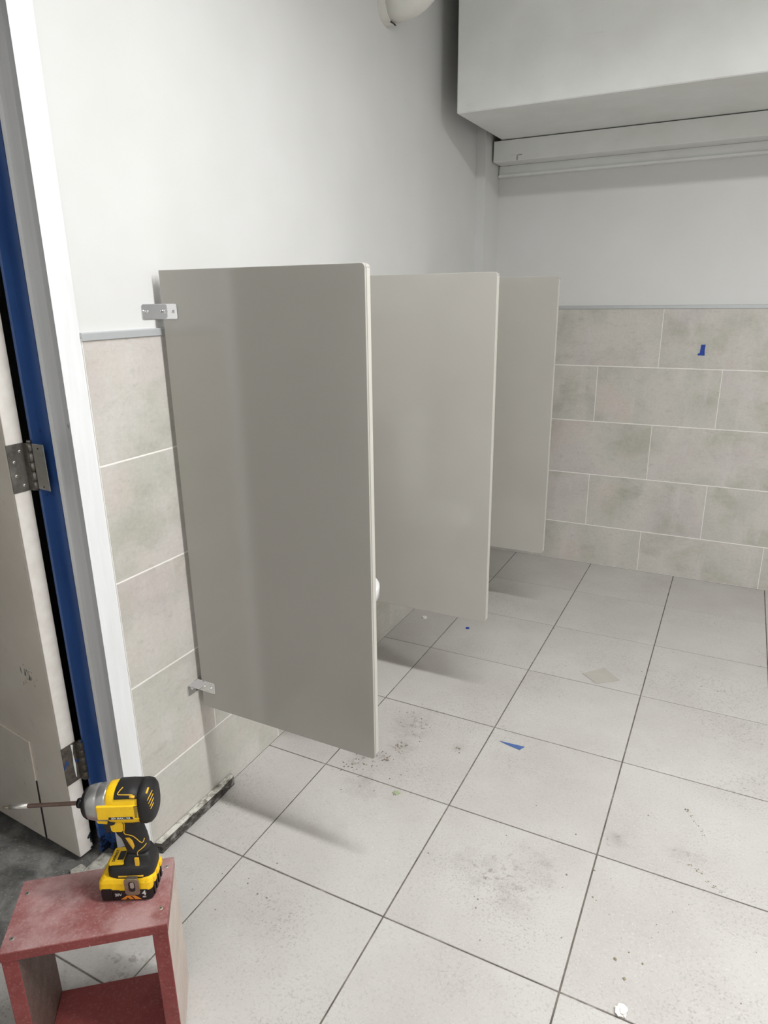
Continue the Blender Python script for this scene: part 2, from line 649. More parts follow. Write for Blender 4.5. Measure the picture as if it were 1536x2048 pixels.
# floor: dark grout bed with the tiles laid on it
floor = box('floor', (-0.085, YN, -0.12), (XR, YB + 0.05, -0.0022), M['fgrout'])
struct(floor, 'pale grey speckled square tile floor of the washroom with dark grout joints', 'floor')
gj = 0.0042
ys = [FY0 + FT * j for j in range(-6, 8)]
xs = [-0.085 - gj / 2] + [FX0 + FT * i for i in range(0, 8)]
for i in range(len(xs) - 1):
    for j in range(len(ys) - 1):
        x0, x1 = xs[i] + gj / 2, (xs[i + 1] - gj / 2 if xs[i + 1] < XR else XR - 0.0005)
        y0, y1 = max(ys[j], YN) + gj / 2, (ys[j + 1] - gj / 2 if ys[j + 1] < YB else YB - 0.0004)
        if x1 - x0 < 0.02 or y1 - y0 < 0.02:
            continue
        if i == 0 and y0 > 0.29:                     # beyond the door opening this column stops at the wall
            x0 = 0.0004
        elif i == 0 and y1 > 0.29:
            tile(floor, 0.0885 - 0.003, 0.285 - y0, 0.010, M['ftile'], (-0.042, (y0 + 0.285) / 2, 0))
            x0 = 0.0035
        tile(floor, x1 - x0, y1 - y0, 0.010, M['ftile'], ((x0 + x1) / 2, (y0 + y1) / 2, random.uniform(-0.0004, 0.0)))

# left wall: plaster, tiles below, door opening
bm = bm_box((-0.15, 0.3516, -0.02), (-0.010, YB + 0.01, ZC))
bm_box((-0.15, YN, -0.02), (-0.010, DOOR0, ZC), bm=bm)
bm_box((-0.15, DOOR0, 2.16), (-0.010, 0.3516, ZC), bm=bm)
wall_left = from_bm('wall_left', bm, M['wall'])
struct(wall_left, 'white painted wall on the left above stone-look tiles, beside the open door', 'wall')
box('grout', (-0.012, 0.352, 0.0), (-0.0007, YB, 1.462), M['wgrout'], wall_left)
gw, gv = 0.0036, 0.0024
for k in range(5):
    z1, z0 = ROWZ[k] - gw / 2, ROWZ[k + 1] + gw / 2
    e = [0.352]
    y = 0.657 if k in (1, 3) else 0.974
    while y < YB:
        e.append(y)
        y += 0.622
    e.append(YB)
    for a, b in zip(e, e[1:]):
        a, b = a + gv / 2, b - gv / 2
        if b - a > 0.01:
            tile(wall_left, b - a, z1 - z0, 0.009, M['wtile'], (0, (a + b) / 2, (z0 + z1) / 2), (math.pi / 2, 0, math.pi / 2))

# back wall
wall_back = box('wall_back', (-0.15, YB + 0.010, -0.02), (XR + 0.1, YB + 0.15, ZC), M['wall'])
struct(wall_back, 'white painted back wall above five courses of mottled stone-look tiles', 'wall')
box('grout', (0.0, YB + 0.0007, 0.0), (XR, YB + 0.012, 1.462), M['wgrout'], wall_back)
for k in range(5):
    z1, z0 = ROWZ[k] - gw / 2, ROWZ[k + 1] + gw / 2
    e = [0.0]
    x = 0.648 - 0.622 if k in (1, 3) else 0.959 - 0.622
    while x < XR:
        e.append(x)
        x += 0.6215
    e.append(XR)
    for a, b in zip(e, e[1:]):
        a, b = a + gv / 2, b - gv / 2
        if b - a > 0.01:
            tile(wall_back, b - a, z1 - z0, 0.009, M['wtile'], ((a + b) / 2, YB, (z0 + z1) / 2), (math.pi / 2, 0, 0))

# corner pilaster, caps of the tiling
pil = box('trim_1', (-0.010, 2.97, 1.474), (0.042, YB + 0.01, ZC), M['wall'], bev=0.001)
struct(pil, 'narrow white boxed corner upright where the left and back walls meet', 'pilaster')
cap_bm = bm_prism([(-0.010, 1.470), (-0.010, 1.4745), (0.0015, 1.4745), (0.004, 1.472), (0.004, 1.4565), (0.0005, 1.4560), (0.0005, 1.462)], 0.3515, YB, 'y')
struct(from_bm('trim_2', cap_bm, M['cap']), 'grey metal strip capping the tiles on the left wall', 'trim')
cap_bm = bm_prism([(YB + 0.010, 1.470), (YB + 0.010, 1.4800), (YB - 0.0015, 1.4800), (YB - 0.004, 1.478), (YB - 0.004, 1.4620), (YB - 0.0005, 1.4615), (YB - 0.0005, 1.466)], 0.004, XR, 'x')
struct(from_bm('trim_3', cap_bm, M['cap']), 'grey metal strip capping the tiles on the back wall', 'trim')

# walls out of the picture, ceiling
struct(box('wall_right', (XR, YN, -0.02), (XR + 0.1, YB + 0.15, ZC), M['wall']), 'plain white wall on the right side of the washroom', 'wall')
struct(box('wall_near', (-0.15, YN - 0.1, -0.02), (XR + 0.1, YN, ZC), M['wall']), 'plain white wall at the near end of the washroom', 'wall')
struct(box('ceiling', (-0.15, YN - 0.1, ZC), (XR + 0.1, YB + 0.15, ZC + 0.1), M['wall']), 'plain white ceiling over the washroom', 'ceiling')

# soffit box, beam and ledge at the top of the back wall
bm = bm_prism([(2.425, 2.306), (2.425, 2.99), (3.10, 2.99), (3.10, 2.310)], 0.092, XR - 0.002, 'x', 0.004, 1)
sof = from_bm('boxed_soffit', bm, M['soffit'])
struct(sof, 'large off-white boxed-in soffit hanging above the back wall', 'soffit')
bm = bm_box((0.052, 3.062, 2.205), (XR - 0.002, YB + 0.008, 2.3055), 0.002, 1)
beam = from_bm('ledge_beam', bm, M['soffit'])
chip = from_bm('chip', bm_prism([(0.178, 2.2055), (0.178, 2.232), (0.206, 2.234), (0.206, 2.230), (0.183, 2.227), (0.183, 2.2055)], 3.0612, 3.0625, 'y'), M['rubble'], beam)
struct(beam, 'off-white painted beam under the soffit with a small notch at its left end', 'beam')
led = from_bm('trim_4', bm_prism([(YB + 0.010, 2.146), (YB + 0.010, 2.204), (YB - 0.004, 2.204), (YB - 0.006, 2.162), (YB - 0.019, 2.160), (YB - 0.019, 2.148)], 0.046, XR - 0.002, 'x'), M['soffit'])
struct(led, 'thin white ledge strip running along the back wall below the beam', 'trim')

# ------------------------------------------------------------------ door jamb, frame, hall and door
AZ = lambda deg, x: (1.350 - x) / math.tan(math.radians(deg)) - 0.773     # a plan point seen at a measured bearing


def jamb_plan():
    a = (-0.0035, 0.3520)
    b = (-0.0035, 0.2905)
    b2 = (-0.0060, AZ(51.87, -0.0060))
    c = (-0.0950, AZ(53.02, -0.0950))
    d = (-0.0950, AZ(53.25, -0.0950))
    return a, b, b2, c, d


a, b, b2, c, d = jamb_plan()
bm = bm_prism([a, b, b2, (-0.035, AZ(52.2, -0.035) + 0.001), c, d, (-0.100, AZ(53.25, -0.100) - 0.0005), (-0.100, 0.3520)], 0.0, 2.16, 'z')
jamb = from_bm('trim_5', bm, M['jamb'])
struct(jamb, 'bright white plastered wall end with a grey-shaded reveal beside the door', 'jamb')
e = (-0.140, AZ(54.0, -0.140))
f = (-0.140, AZ(54.56, -0.140))
bm = bm_prism([(-0.1004, AZ(53.3, -0.1004)), e, f, (-0.149, f[1]), (-0.149, 0.3520), (-0.1004, 0.3520)], 0.0, 2.13, 'z')
frame = from_bm('trim_6', bm, M['blue'])
struct(frame, 'dark blue painted door frame upright between door and white jamb', 'door frame')

hall_floor = box('floor_hall', (-2.4, -1.6, -0.12), (-0.0855, 1.4, -0.004), M['concrete'])
struct(hall_floor, 'grimy dark grey concrete floor beyond the open door', 'floor')
struct(box('hall_enclosure_far', (-2.5, -1.7, -0.12), (-2.4, 1.5, 2.6), M['hallwall']), 'added grey wall at the far side of the hall, keeping outside light out', 'wall')  # hall walls and ceiling are an added enclosure that blocks world light
struct(box('hall_enclosure_side', (-2.4, 1.4, -0.12), (-0.15, 1.5, 2.6), M['hallwall']), 'added grey wall closing the hall behind the door against outside light', 'wall')
struct(box('hall_enclosure_near', (-2.4, -1.7, -0.12), (-0.15, -1.6, 2.6), M['hallwall']), 'added grey wall closing the near end of the hall against outside light', 'wall')
struct(box('hall_enclosure_top', (-2.5, -1.7, 2.6), (-0.15, 1.5, 2.7), M['hallwall']), 'added grey ceiling over the hall, keeping outside light out', 'ceiling')

# door leaf: local x along the leaf away from the hinge, local y into its thickness
dang = math.radians(180 - 3.2)
door = bpy.data.objects.new('door_1', None)
COL.objects.link(door)
door.location = (-0.169, 0.2365, 0.012)
door.rotation_euler = (0, 0, dang)
struct(door, 'scuffed beige door standing open beside the blue frame, with white edge', 'door')
# local +y after a turn of ~177 degrees points to -world y, so thickness runs to local -y
box('leaf', (0.004, -0.0445, 0), (0.90, 0.0, 2.09), M['door'], door, 0.003, 2)
box('edge_strip', (0.0, -0.0440, 0.001), (0.006, -0.0005, 2.089), M['dooredge'], door, 0.003, 3)
kp = bm_prism([(0.152, 0.004), (0.143, 0.338), (0.143, 0.3395), (0.84, 0.415), (0.84, 0.004)], 0.0, 0.0045, 'y', 0.0015, 1)
from_bm('kick_plate', kp, M['door'], door)
seam = bm_prism([(0.1510, 0.004), (0.1456, 0.21), (0.1459, 0.21), (0.1521, 0.004)], 0.0002, 0.0050, 'y')
from_bm('kick_seam', seam, M['black_hole'], door)
lip = bm_prism([(0.1415, 0.338), (0.1415, 0.3425), (0.84, 0.4185), (0.84, 0.4135)], 0.0002, 0.0052, 'y', 0.001, 1)
from_bm('kick_lip', lip, M['door'], door)


def screw_head(parent, loc, normal, r=0.004, mat=None, name='screw', dome=0.4, slot=True):
    """small domed screw head with a cross recess, axis along normal"""
    bm = bmesh.new()
    n = 14
    rings = []
    for t, z in ((1.0, 0.0), (1.0, 0.15), (0.85, 0.15 + dome * 0.5), (0.45, 0.15 + dome * 0.9)):
        rings.append([Vector((r * t * math.cos(2 * math.pi * i / n), r * t * math.sin(2 * math.pi * i / n), r * z)) for i in range(n)])
    merge(bm, bm_loft(rings))
    if slot:
        h = r * (0.15 + dome * 0.92)
        for ang in (0, math.pi / 2):
            q = bm_box((-r * 0.5, -r * 0.10, h - r * 0.1), (r * 0.5, r * 0.10, h + r * 0.03))
            bmesh.ops.rotate(q, verts=q.verts, cent=(0, 0, 0), matrix=Matrix.Rotation(ang + 0.5, 3, 'Z'))
            for fc in q.faces:
                fc.material_index = 1
            merge(bm, q)
    o = from_bm(name, bm, mat or M['screw'], parent)
    o.data.materials.append(M['black_hole'])
    o.location = loc
    o.rotation_mode = 'QUATERNION'
    o.rotation_quaternion = Vector((0, 0, 1)).rotation_difference(Vector(normal))
    return o


def door_hinge(z0, z1, mat, free_leaf, label=None):
    h = box('hinge', (-0.0022, -0.0425, z0), (0.0006, 0.0015, z1), mat, door, 0.0006, 1)
    if label:
        h['label'] = label
    n = 5
    seg = (z1 - z0) / n
    px, py = -0.0160, -0.0483
    for k in range(n):
        kb = bm_cyl((px, py, z0 + seg * k + 0.0006), (px, py, z0 + seg * (k + 1) - 0.0006), 0.0076, 18)
        from_bm('knuckle', kb, mat, h, True)
    wb = bm_box((px - 0.001, py, z0 + 0.001), (0.0, -0.040, z1 - 0.001), 0.0)
    from_bm('knuckle_web', wb, mat, h)
    tipb = bm_cyl((px, py, z1 - 0.0006), (px, py, z1 + 0.006), 0.0062, 16, 0.0050)
    from_bm('pin_tip', tipb, mat, h, True)
    return h, (px, py)


h1, pin = door_hinge(1.091, 1.209, M['hinge'], True, 'bare steel hinge at mid height with a loose pale leaf')
for (yy, zz) in ((-0.030, 1.190), (-0.012, 1.166), (-0.012, 1.132), (-0.028, 1.106)):
    screw_head(h1, (-0.0022, yy, zz), (-1, 0, 0), 0.0042)
# free leaf of the upper hinge turned out over the frame (door-local coordinates)
lb = bm_prism([(-0.0085, 1.095), (-0.0440, 1.091), (-0.0430, 1.206), (-0.0085, 1.207)], -0.0010, 0.0010, 'y', 0.0005, 1)
lf = from_bm('loose_leaf', lb, M['hinge_light'], h1)
lf['label'] = 'pale unscrewed hinge leaf sticking out over the blue frame'
bmesh_rot = Matrix.Translation((pin[0], pin[1], 0)) @ Matrix.Rotation(math.radians(10), 4, 'Z')
lf.matrix_local = bmesh_rot
for zz in (1.196, 1.101):
    hb = bm_cyl((-0.026, 0.0004, zz), (-0.026, 0.0013, zz), 0.0022, 10)
    ho = from_bm('screw_hole', hb, M['black_hole'], h1)
    ho.matrix_local = bmesh_rot

h2, pin2 = door_hinge(0.247, 0.367, M['rusty'], False, 'rusty lower hinge smeared with blue and white paint')
wbm = bm_prism([(-0.0335, 0.362), (-0.0270, 0.3655), (-0.0285, 0.335), (-0.0265, 0.300), (-0.0280, 0.262), (-0.0305, 0.258), (-0.0330, 0.300), (-0.0300, 0.335)], -0.0026, -0.0021, 'x')
pd = from_bm('paint_drip', wbm, M['white_print'], h2)
pd['label'] = 'white paint drip'

# stone bits at the foot of the frame
def blob_prism(name, pts, z0, z1, mat, jitter=0.002, bev=0.002):
    bm = bm_prism(pts, z0, z1, 'z', bev, 1)
    for v in bm.verts:
        n = noise.noise_vector(v.co * 60.0)
        v.co += Vector((n.x, n.y, n.z * (0.4 if v.co.z > z0 + 0.002 else 0.0))) * jitter
    return from_bm(name, bm, mat)


tag(blob_prism('threshold_stone', [(-0.128, 0.190), (-0.090, 0.150), (-0.089, 0.262), (-0.104, 0.296), (-0.131, 0.282)], -0.0038, 0.009, M['rubble']),
    'flat pale stone fragment on the threshold under the blue frame', 'stone')
tag(blob_prism('stone_chip', [(-0.166, 0.196), (-0.136, 0.176), (-0.128, 0.186), (-0.136, 0.226), (-0.156, 0.228)], -0.0038, 0.006, M['rubble']),
    'small grey stone chip lying below the bottom corner of the door', 'stone')

# stone curb remnant along the foot of the tiled wall
bm = bm_prism([(0.0005, 0.3560), (0.024, 0.3620), (0.0235, 0.50), (0.0245, 0.62), (0.021, 0.694), (0.0005, 0.702)], 0.0, 0.034, 'z', 0.0015, 1)
for v in bm.verts:
    nv = noise.noise_vector(v.co * 40.0)
    if v.co.z > 0.01:
        v.co.z += nv.z * 0.002
curb = from_bm('stone_curb', bm, M['curb_face'])
curb.data.materials.append(M['curb_top'])
for p in curb.data.polygons:
    if p.normal.z > 0.7:
        p.material_index = 1
tag(curb, 'broken strip of dirty stone curb left along the foot of the tiled wall', 'curb')


# ------------------------------------------------------------------ urinal screens
X0, X1, Z0, Z1, TH = 0.016, 0.606, 0.358, 1.6145, 0.025


def make_screen(y, label, x1=X1):
    t = empty('urinal_screen', label, 'partition', (0, y, 0), 0, 'grey urinal screens on the left wall')
    front = bm_prism(round_rect(X0, Z0, x1, Z1, 0.010, 5, (0, 1, 1, 0)), 0.0, 0.0056, 'y', 0.0016, 3)
    from_bm('front_panel', front, M['panel'], t)
    back = bm_prism(round_rect(X0, Z0, x1, Z1, 0.010, 5, (0, 1, 1, 0)), 0.0072, TH, 'y', 0.0020, 3)
    from_bm('back_panel', back, M['panel'], t)
    core = bm_prism(round_rect(X0 + 0.003, Z0 + 0.003, x1 - 0.003, Z1 - 0.003, 0.008, 4), 0.005, 0.009, 'y')
    from_bm('seam', core, M['core'], t)
    # pale edge band standing proud of both faces along the free edges
    for (lo, hi) in (((x1 - 0.0022, 0.0092, Z0 + 0.012), (x1 + 0.0005, TH - 0.0022, Z1 - 0.012)), ((x1 - 0.0022, 0.0018, Z0 + 0.012), (x1 + 0.0005, 0.0040, Z1 - 0.012))):
        from_bm('edge_band', bm_box(lo, hi, 0.0005, 1), M['panel_edge'], t)
    from_bm('edge_band', bm_box((X0 + 0.002, 0.0092, Z1 - 0.002), (x1 - 0.012, TH - 0.0022, Z1 + 0.0005), 0.0005, 1), M['panel_edge'], t)
    for zc, sx in ((1.5150, -0.0098), (0.4290, 0.0002)):
        hh = 0.0185
        xw = sx
        for side in (-1, 1):
            ys0 = -0.0024 if side < 0 else TH + 0.0002
            ys1 = -0.0002 if side < 0 else TH + 0.0024
            # leaf on the panel face
            lf_ = round_rect(xw + 0.0005, zc - hh, 0.080 if sx == 0 else 0.067, zc + hh, 0.0045, 4, (0, 1, 1, 0))
            br = bm_prism(lf_, ys0, ys1, 'y', 0.0006, 1)
            # flange on the wall
            yw0, yw1 = (-0.046, -0.0006) if side < 0 else (TH + 0.0006, TH + 0.046)
            if side < 0:
                fl = round_rect(yw0, zc - hh, yw1, zc + hh, 0.006, 4, (1, 0, 0, 1))
            else:
                fl = round_rect(yw0, zc - hh, yw1, zc + hh, 0.006, 4, (0, 1, 1, 0))
            merge(br, bm_prism(fl, xw + 0.0002, xw + 0.0026, 'x', 0.0006, 1))
            b_ = from_bm('bracket', br, M['chrome'], t)
            yf = ys0 if side < 0 else ys1
            for xx in ((0.0480, 0.0700) if sx == 0 else (0.0290, 0.0530)):
                screw_head(b_, (xx, yf, zc), (0, side, 0), 0.0046, M['chrome'], dome=0.9, slot=False)
            screw_head(b_, (xw + 0.0026, (-0.028 if side < 0 else TH + 0.028), zc), (1, 0, 0), 0.0046, M['chrome'], dome=0.9, slot=False)
    return t


make_screen(0.598, 'nearest and largest-looking grey urinal screen, hung by two chrome brackets on the left wall')
make_screen(1.492, 'middle grey urinal screen, standing between the nearest one and the farthest one', 0.609)
make_screen(2.300, 'farthest and smallest-looking grey urinal screen, next to the tiled back wall', 0.617)

# ------------------------------------------------------------------ urinal hidden behind the nearest screen
uy = 1.045
u = empty('urinal', 'white porcelain urinal whose rim peeks out behind the nearest grey screen', 'urinal', (0, uy, 0))
rings = []
prof = [  # z, depth out of the wall, half width
    (0.43, 0.15, 0.10), (0.46, 0.21, 0.135), (0.50, 0.275, 0.150), (0.55, 0.335, 0.158), (0.575, 0.366, 0.160), (0.582, 0.372, 0.160), (0.618, 0.374, 0.160),
    (0.625, 0.368, 0.156)]
N = 24
for z, dep, hw in prof:
    ring = [(0.0015, -hw, z)]
    for i in range(N + 1):
        t = -math.pi / 2 + math.pi * i / N
        ring.append((0.0015 + dep * (0.35 + 0.65 * abs(math.cos(t)) ** 0.7), hw * math.sin(t), z))
    ring.append((0.0015, hw, z))
    rings.append(ring)
for z, dep, hw in [(0.618, 0.345, 0.138), (0.56, 0.30, 0.120), (0.52, 0.20, 0.09)]:
    ring = [(0.035, -hw, z)]
    for i in range(N + 1):
        t = -math.pi / 2 + math.pi * i / N
        ring.append((0.035 + (dep - 0.035) * (0.35 + 0.65 * abs(math.cos(t)) ** 0.7), hw * math.sin(t), z))
    ring.append((0.035, hw, z))
    rings.append(ring)
from_bm('bowl', bm_loft(rings), M['porcelain'], u, True)
rings = []
for z, dep, hw in [(0.60, 0.16, 0.172), (0.80, 0.135, 0.170), (0.98, 0.125, 0.168), (1.03, 0.12, 0.16), (1.045, 0.10, 0.14)]:
    rings.append([(0.0015 + (dep * (0.5 + 0.5 * cx)), hw * sy_, z) for cx, sy_ in
                  [(-1, -1)] + [(math.cos(t) ** 0.5 if math.cos(t) > 0 else 0, math.sin(t)) for t in [-math.pi / 2 + math.pi * i / 14 for i in range(15)]] + [(-1, 1)]])
from_bm('back_splash', bm_loft(rings), M['porcelain'], u, True)
fv = bm_cyl((0.07, 0, 1.042), (0.07, 0, 1.18), 0.014, 16)
bm_cyl((0.07, 0, 1.16), (0.0, 0, 1.16), 0.012, 14, bm=fv)
from_bm('flush_pipe', fv, M['chrome'], u, True)

# ------------------------------------------------------------------ pipe at the top of the left wall
pp = empty('wall_pipe', 'white painted pipe with a rounded end high on the left wall at the top edge', 'pipe', (0, 0, 0))
py_, pz = 1.935, 2.585
path = [(0.010, py_, pz), (0.070, py_, pz)] + [(0.070 + 0.095 * math.sin(math.radians(t)), py_, pz + 0.095 * (1 - math.cos(math.radians(t)))) for t in (15, 30, 45, 60, 75, 90)] + [(0.165, py_, 2.998)]
from_bm('elbow', bm_tube(path, 0.062, 28), M['pipe'], pp, True)
from_bm('coupling', bm_cyl((-0.0098, py_, pz), (0.022, py_, pz), 0.0665, 32), M['pipe'], pp)
from_bm('gap_mark', bm_box((0.020, py_ - 0.020, pz - 0.0655), (0.0235, py_ + 0.026, pz - 0.0605), 0.001, 1), M['black_hole'], pp)

# ------------------------------------------------------------------ step stool
SA = math.radians(38.9)
SH, SW, SD, ST = 0.352, 0.312, 0.176, 0.023
stool = empty('step_stool', 'worn red wooden step stool in the near left corner carrying the power tool', 'stool', (0.1109, -0.0868, 0), SA)
# local x along the front edge, local -y towards the camera; origin below the far left corner of the top
box('top_board', (0, -SD, SH - ST), (SW, 0, SH), M['stool_top'], stool, 0.0022, 2)
rim = bm_box((0.0005, -SD - 0.0012, SH - ST + 0.0003), (SW - 0.0005, -SD + 0.002, SH - 0.0022), 0.0004, 1)
r_o = from_bm('front_edge', rim, M['stool_red'], stool)
LT = 0.031
lp = bm_prism([(-SD, 0.0), (-SD, SH - ST), (0.0, SH - ST), (0.0, 0.0)], 0.001, LT, 'x', 0.0015, 1)
left_panel = from_bm('side_panel', lp, M['stool_inner'], stool)
left_panel.data.materials.append(M['stool_red'])
for p in left_panel.data.polygons:
    if p.normal.y < -0.5 or p.normal.x < -0.5:
        p.material_index = 1
rp = bm_prism([(-SD, 0.0), (-SD, SH - ST), (0.0, SH - ST), (0.0, 0.055), (-0.012, 0.0)], SW - LT, SW - 0.001, 'x', 0.0015, 1)
right_panel = from_bm('side_panel', rp, M['stool_side'], stool)
right_panel.data.materials.append(M['stool_red'])
for p in right_panel.data.polygons:
    if p.normal.y < -0.5 or p.normal.x < -0.5:
        p.material_index = 1
box('lower_shelf', (LT + 0.0003, -SD + 0.006, 0.008), (SW - LT - 0.0003, -0.004, 0.031), M['stool_red'], stool, 0.0015, 1)
spl = bm_prism([(-SD + 0.020, SH - ST - 0.0005), (-SD + 0.060, SH - ST - 0.026), (-SD + 0.075, SH - ST - 0.012), (-SD + 0.105, SH - ST - 0.0005)], LT - 0.0005, LT + 0.0012, 'x')
from_bm('bare_chip', spl, M['stool_side'], stool)
for (xx, yy) in ((SW - 0.014, -0.026), (SW - 0.016, -SD + 0.040), (0.016, -0.036), (0.016, -SD + 0.030)):
    screw_head(stool, (xx, yy, SH - 0.0006), (0, 0, 1), 0.0048, dome=0.12)

# ------------------------------------------------------------------ impact driver
T = empty('impact_driver', 'yellow and black cordless impact driver with a long bit standing on the red stool', 'power tool', (0.3306, 0.0071, SH + 0.0004), math.radians(28.5))
CZ = 0.2205


def ring_x(x, hz, hy, e, cz=CZ, n=32, t0=0, t1=2 * math.pi, closed=True):
    return [(x, p[0], cz + p[1]) for p in sup(hy, hz, e, n, t0, t1, closed)]


# yellow motor housing
secs = [(-0.0155, 0.0375, 0.0315, 2.5), (-0.012, 0.0395, 0.033, 2.6), (0.004, 0.0405, 0.034, 2.8), (0.030, 0.0405, 0.034, 3.0), (0.056, 0.039, 0.033, 3.0), (0.060, 0.037, 0.031, 3.0)]
from_bm('motor_housing', bm_loft([ring_x(x, hz, hy, e) for x, hz, hy, e in secs]), M['yellow'], T, True)
# lower shroud lug reaching forward over the metal nose
for s in (-1, 1):
    lug = bm_box((-0.032, min(s * 0.026, s * 0.0355), CZ - 0.018), (0.054, max(s * 0.026, s * 0.0355), CZ + 0.015), 0.004, 3)
    o = from_bm('side_shroud', lug, M['yellow'], T)
    for k in range(6):
        vb = bm_box((0.0430, min(s * 0.034, s * 0.0359), CZ + 0.0115 - k * 0.0048), (0.0515 - 0.0006 * k, max(s * 0.034, s * 0.0359), CZ + 0.0139 - k * 0.0048), 0.0004, 1)
        from_bm('vent', vb, M['black'], o)
    lbz = bm_prism([(-0.010, CZ - 0.0165), (0.040, CZ - 0.0165), (0.0385, CZ - 0.0105), (-0.0085, CZ - 0.0105)], s * 0.0350, s * 0.0358, 'y')
    from_bm('label_strip', lbz, M['black'], o)


# black top overmould: open shell over the top of the housing
def shell(name, xs_, ang0, ang1, k, mat, thick=0.0022, n=20):
    rr = []
    for x, hz, hy, e in xs_:
        outer = ring_x(x, hz * k + thick, hy * k + thick, e, n=n, t0=ang0, t1=ang1, closed=False)
        inner = ring_x(x, hz * 0.96, hy * 0.96, e, n=n, t0=ang0, t1=ang1, closed=False)
        rr.append(outer + list(reversed(inner)))
    return from_bm(name, bm_loft(rr), mat, T, True)


top = shell('top_overmould', [(0.0045, 0.0400, 0.0335, 2.8), (0.006, 0.0405, 0.034, 2.8), (0.030, 0.0405, 0.034, 3.0), (0.052, 0.0395, 0.0335, 3.0)], math.radians(34), math.radians(146), 1.0, M['rubber'])
# rear cap
secs = [(0.0500, 0.0395, 0.0335, 3.0), (0.0505, 0.0420, 0.0360, 3.0), (0.060, 0.0425, 0.0365, 3.0), (0.070, 0.0405, 0.0345, 2.9), (0.0755, 0.0350, 0.0300, 2.7), (0.0775, 0.0250, 0.0220, 2.5)]
rear = from_bm('rear_cap', bm_loft([ring_x(x, hz, hy, e, CZ + 0.0005) for x, hz, hy, e in secs]), M['rubber'], T, True)


def on_body(x, ang, hz=0.0405, hy=0.034, e=3.0, off=0.0026):
    p = sup(hy + off, hz + off, e, 1, math.radians(ang), math.radians(ang) + 1)[0]
    return (x, p[0], CZ + p[1])


# yellow piping drawn on the overmould (near side, y < 0)
for s in (1,):
    A = (lambda d: 180 - d) if s == 1 else (lambda d: d)
    line = [on_body(0.0190, A(78)), on_body(0.0150, A(66)), on_body(0.0120, A(56)), on_body(0.0118, A(52)), on_body(0.0140, A(49.5)), on_body(0.0250, A(49)), on_body(0.0420, A(48))]
    from_bm('piping', bm_tube(line, 0.0010, 6), M['yellow_line'], top, True)
    pb = bm_tube([on_body(0.0360, A(41.5), off=0.0022), on_body(0.0460, A(41), off=0.0022)], 0.0028, 8)
    from_bm('side_badge', pb, M['yellow_line'], top, True)
# vents on the rounded corner of the rear cap, laid on its surface
from mathutils.bvhtree import BVHTree
me_ = rear.data
bvh = BVHTree.FromPolygons([v.co.copy() for v in me_.vertices], [tuple(p.vertices) for p in me_.polygons])
VD = Vector((0.52, -1.17, 0.98)).normalized()
for k, (xa, za, xb, zb) in enumerate(((0.0565, 0.2345, 0.0630, 0.2490), (0.0565, 0.2180, 0.0700, 0.2425), (0.0580, 0.2105, 0.0708, 0.2345), (0.0600, 0.2040, 0.0705, 0.2245), (0.0610, 0.1980, 0.0690, 0.2130))):
    pts_ = []
    for q in range(6):
        t_ = q / 5
        p_ = Vector((xa + (xb - xa) * t_, 0, za + (zb - za) * t_))
        hit = bvh.ray_cast(p_ + VD * 0.2, -VD)
        if hit[0] is not None:
            pts_.append(hit[0] + hit[1] * 0.0001)
    if len(pts_) > 1:
        from_bm('vent', bm_tube(pts_, 0.0022 if k == 0 else 0.0010, 6), M['yellow_line'], rear, True)

# metal nose, rubber bumper, chuck and bit
NZ = CZ - 0.002
secs = [(-0.0600, 0.0300, 0.0290), (-0.0590, 0.0310, 0.0298), (-0.050, 0.0345, 0.0325), (-0.036, 0.0368, 0.0338), (-0.0345, 0.0362, 0.0332), (-0.0330, 0.0372, 0.0340), (-0.020, 0.0385, 0.0338), (-0.0135, 0.0385, 0.0335)]
from_bm('nose_casting', bm_loft([ring_x(x, hz, hy, 2.2, NZ + 0.001) for x, hz, hy in secs]), M['alu'], T, True)
secs = [(-0.0680, 0.0205, 0.0200), (-0.0675, 0.0240, 0.0235), (-0.0640, 0.0290, 0.0280), (-0.0590, 0.0325, 0.0312), (-0.0560, 0.0330, 0.0316), (-0.0555, 0.0318, 0.0306)]
from_bm('nose_bumper', bm_loft([ring_x(x, hz, hy, 2.1, NZ) for x, hz, hy in secs]), M['rubber'], T, True)
BZ = 0.2170
secs = [(-0.0825, 0.0070), (-0.0820, 0.0095), (-0.0770, 0.0106), (-0.0745, 0.0106), (-0.0740, 0.0086), (-0.0720, 0.0086), (-0.0715, 0.0100), (-0.0675, 0.0105)]
ch = from_bm('chuck', bm_loft([ring_x(x, r, r, 2, BZ, 20) for x, r in secs]), M['black'], T, True)
from_bm('chuck_ball', bm_cyl((-0.0732, -0.004, BZ + 0.0085), (-0.0732, -0.0035, BZ + 0.0102), 0.0024, 12), M['chrome'], ch)
bit = from_bm('bit_shank', bm_loft([ring_x(x, r, r, 2, BZ - 0.0052 * ((-0.08 - x) / 0.15) ** 1.0, 6) for x, r in ((-0.080, 0.0042), (-0.1830, 0.0042), (-0.1840, 0.0036))]), M['bit'], T)
from_bm('bit_sleeve', bm_loft([ring_x(x, r, r, 2, BZ - 0.0052 * ((-0.08 - x) / 0.15), 14) for x, r in ((-0.1835, 0.0044), (-0.184, 0.0054), (-0.2205, 0.0052), (-0.221, 0.0042))]), M['screw'], bit, True)
from_bm('bit_tip', bm_loft([ring_x(x, r, r, 2, BZ - 0.0052 * ((-0.08 - x) / 0.15), 8) for x, r in ((-0.2205, 0.0036), (-0.229, 0.0034), (-0.2345, 0.0020))]), M['hook'], bit)

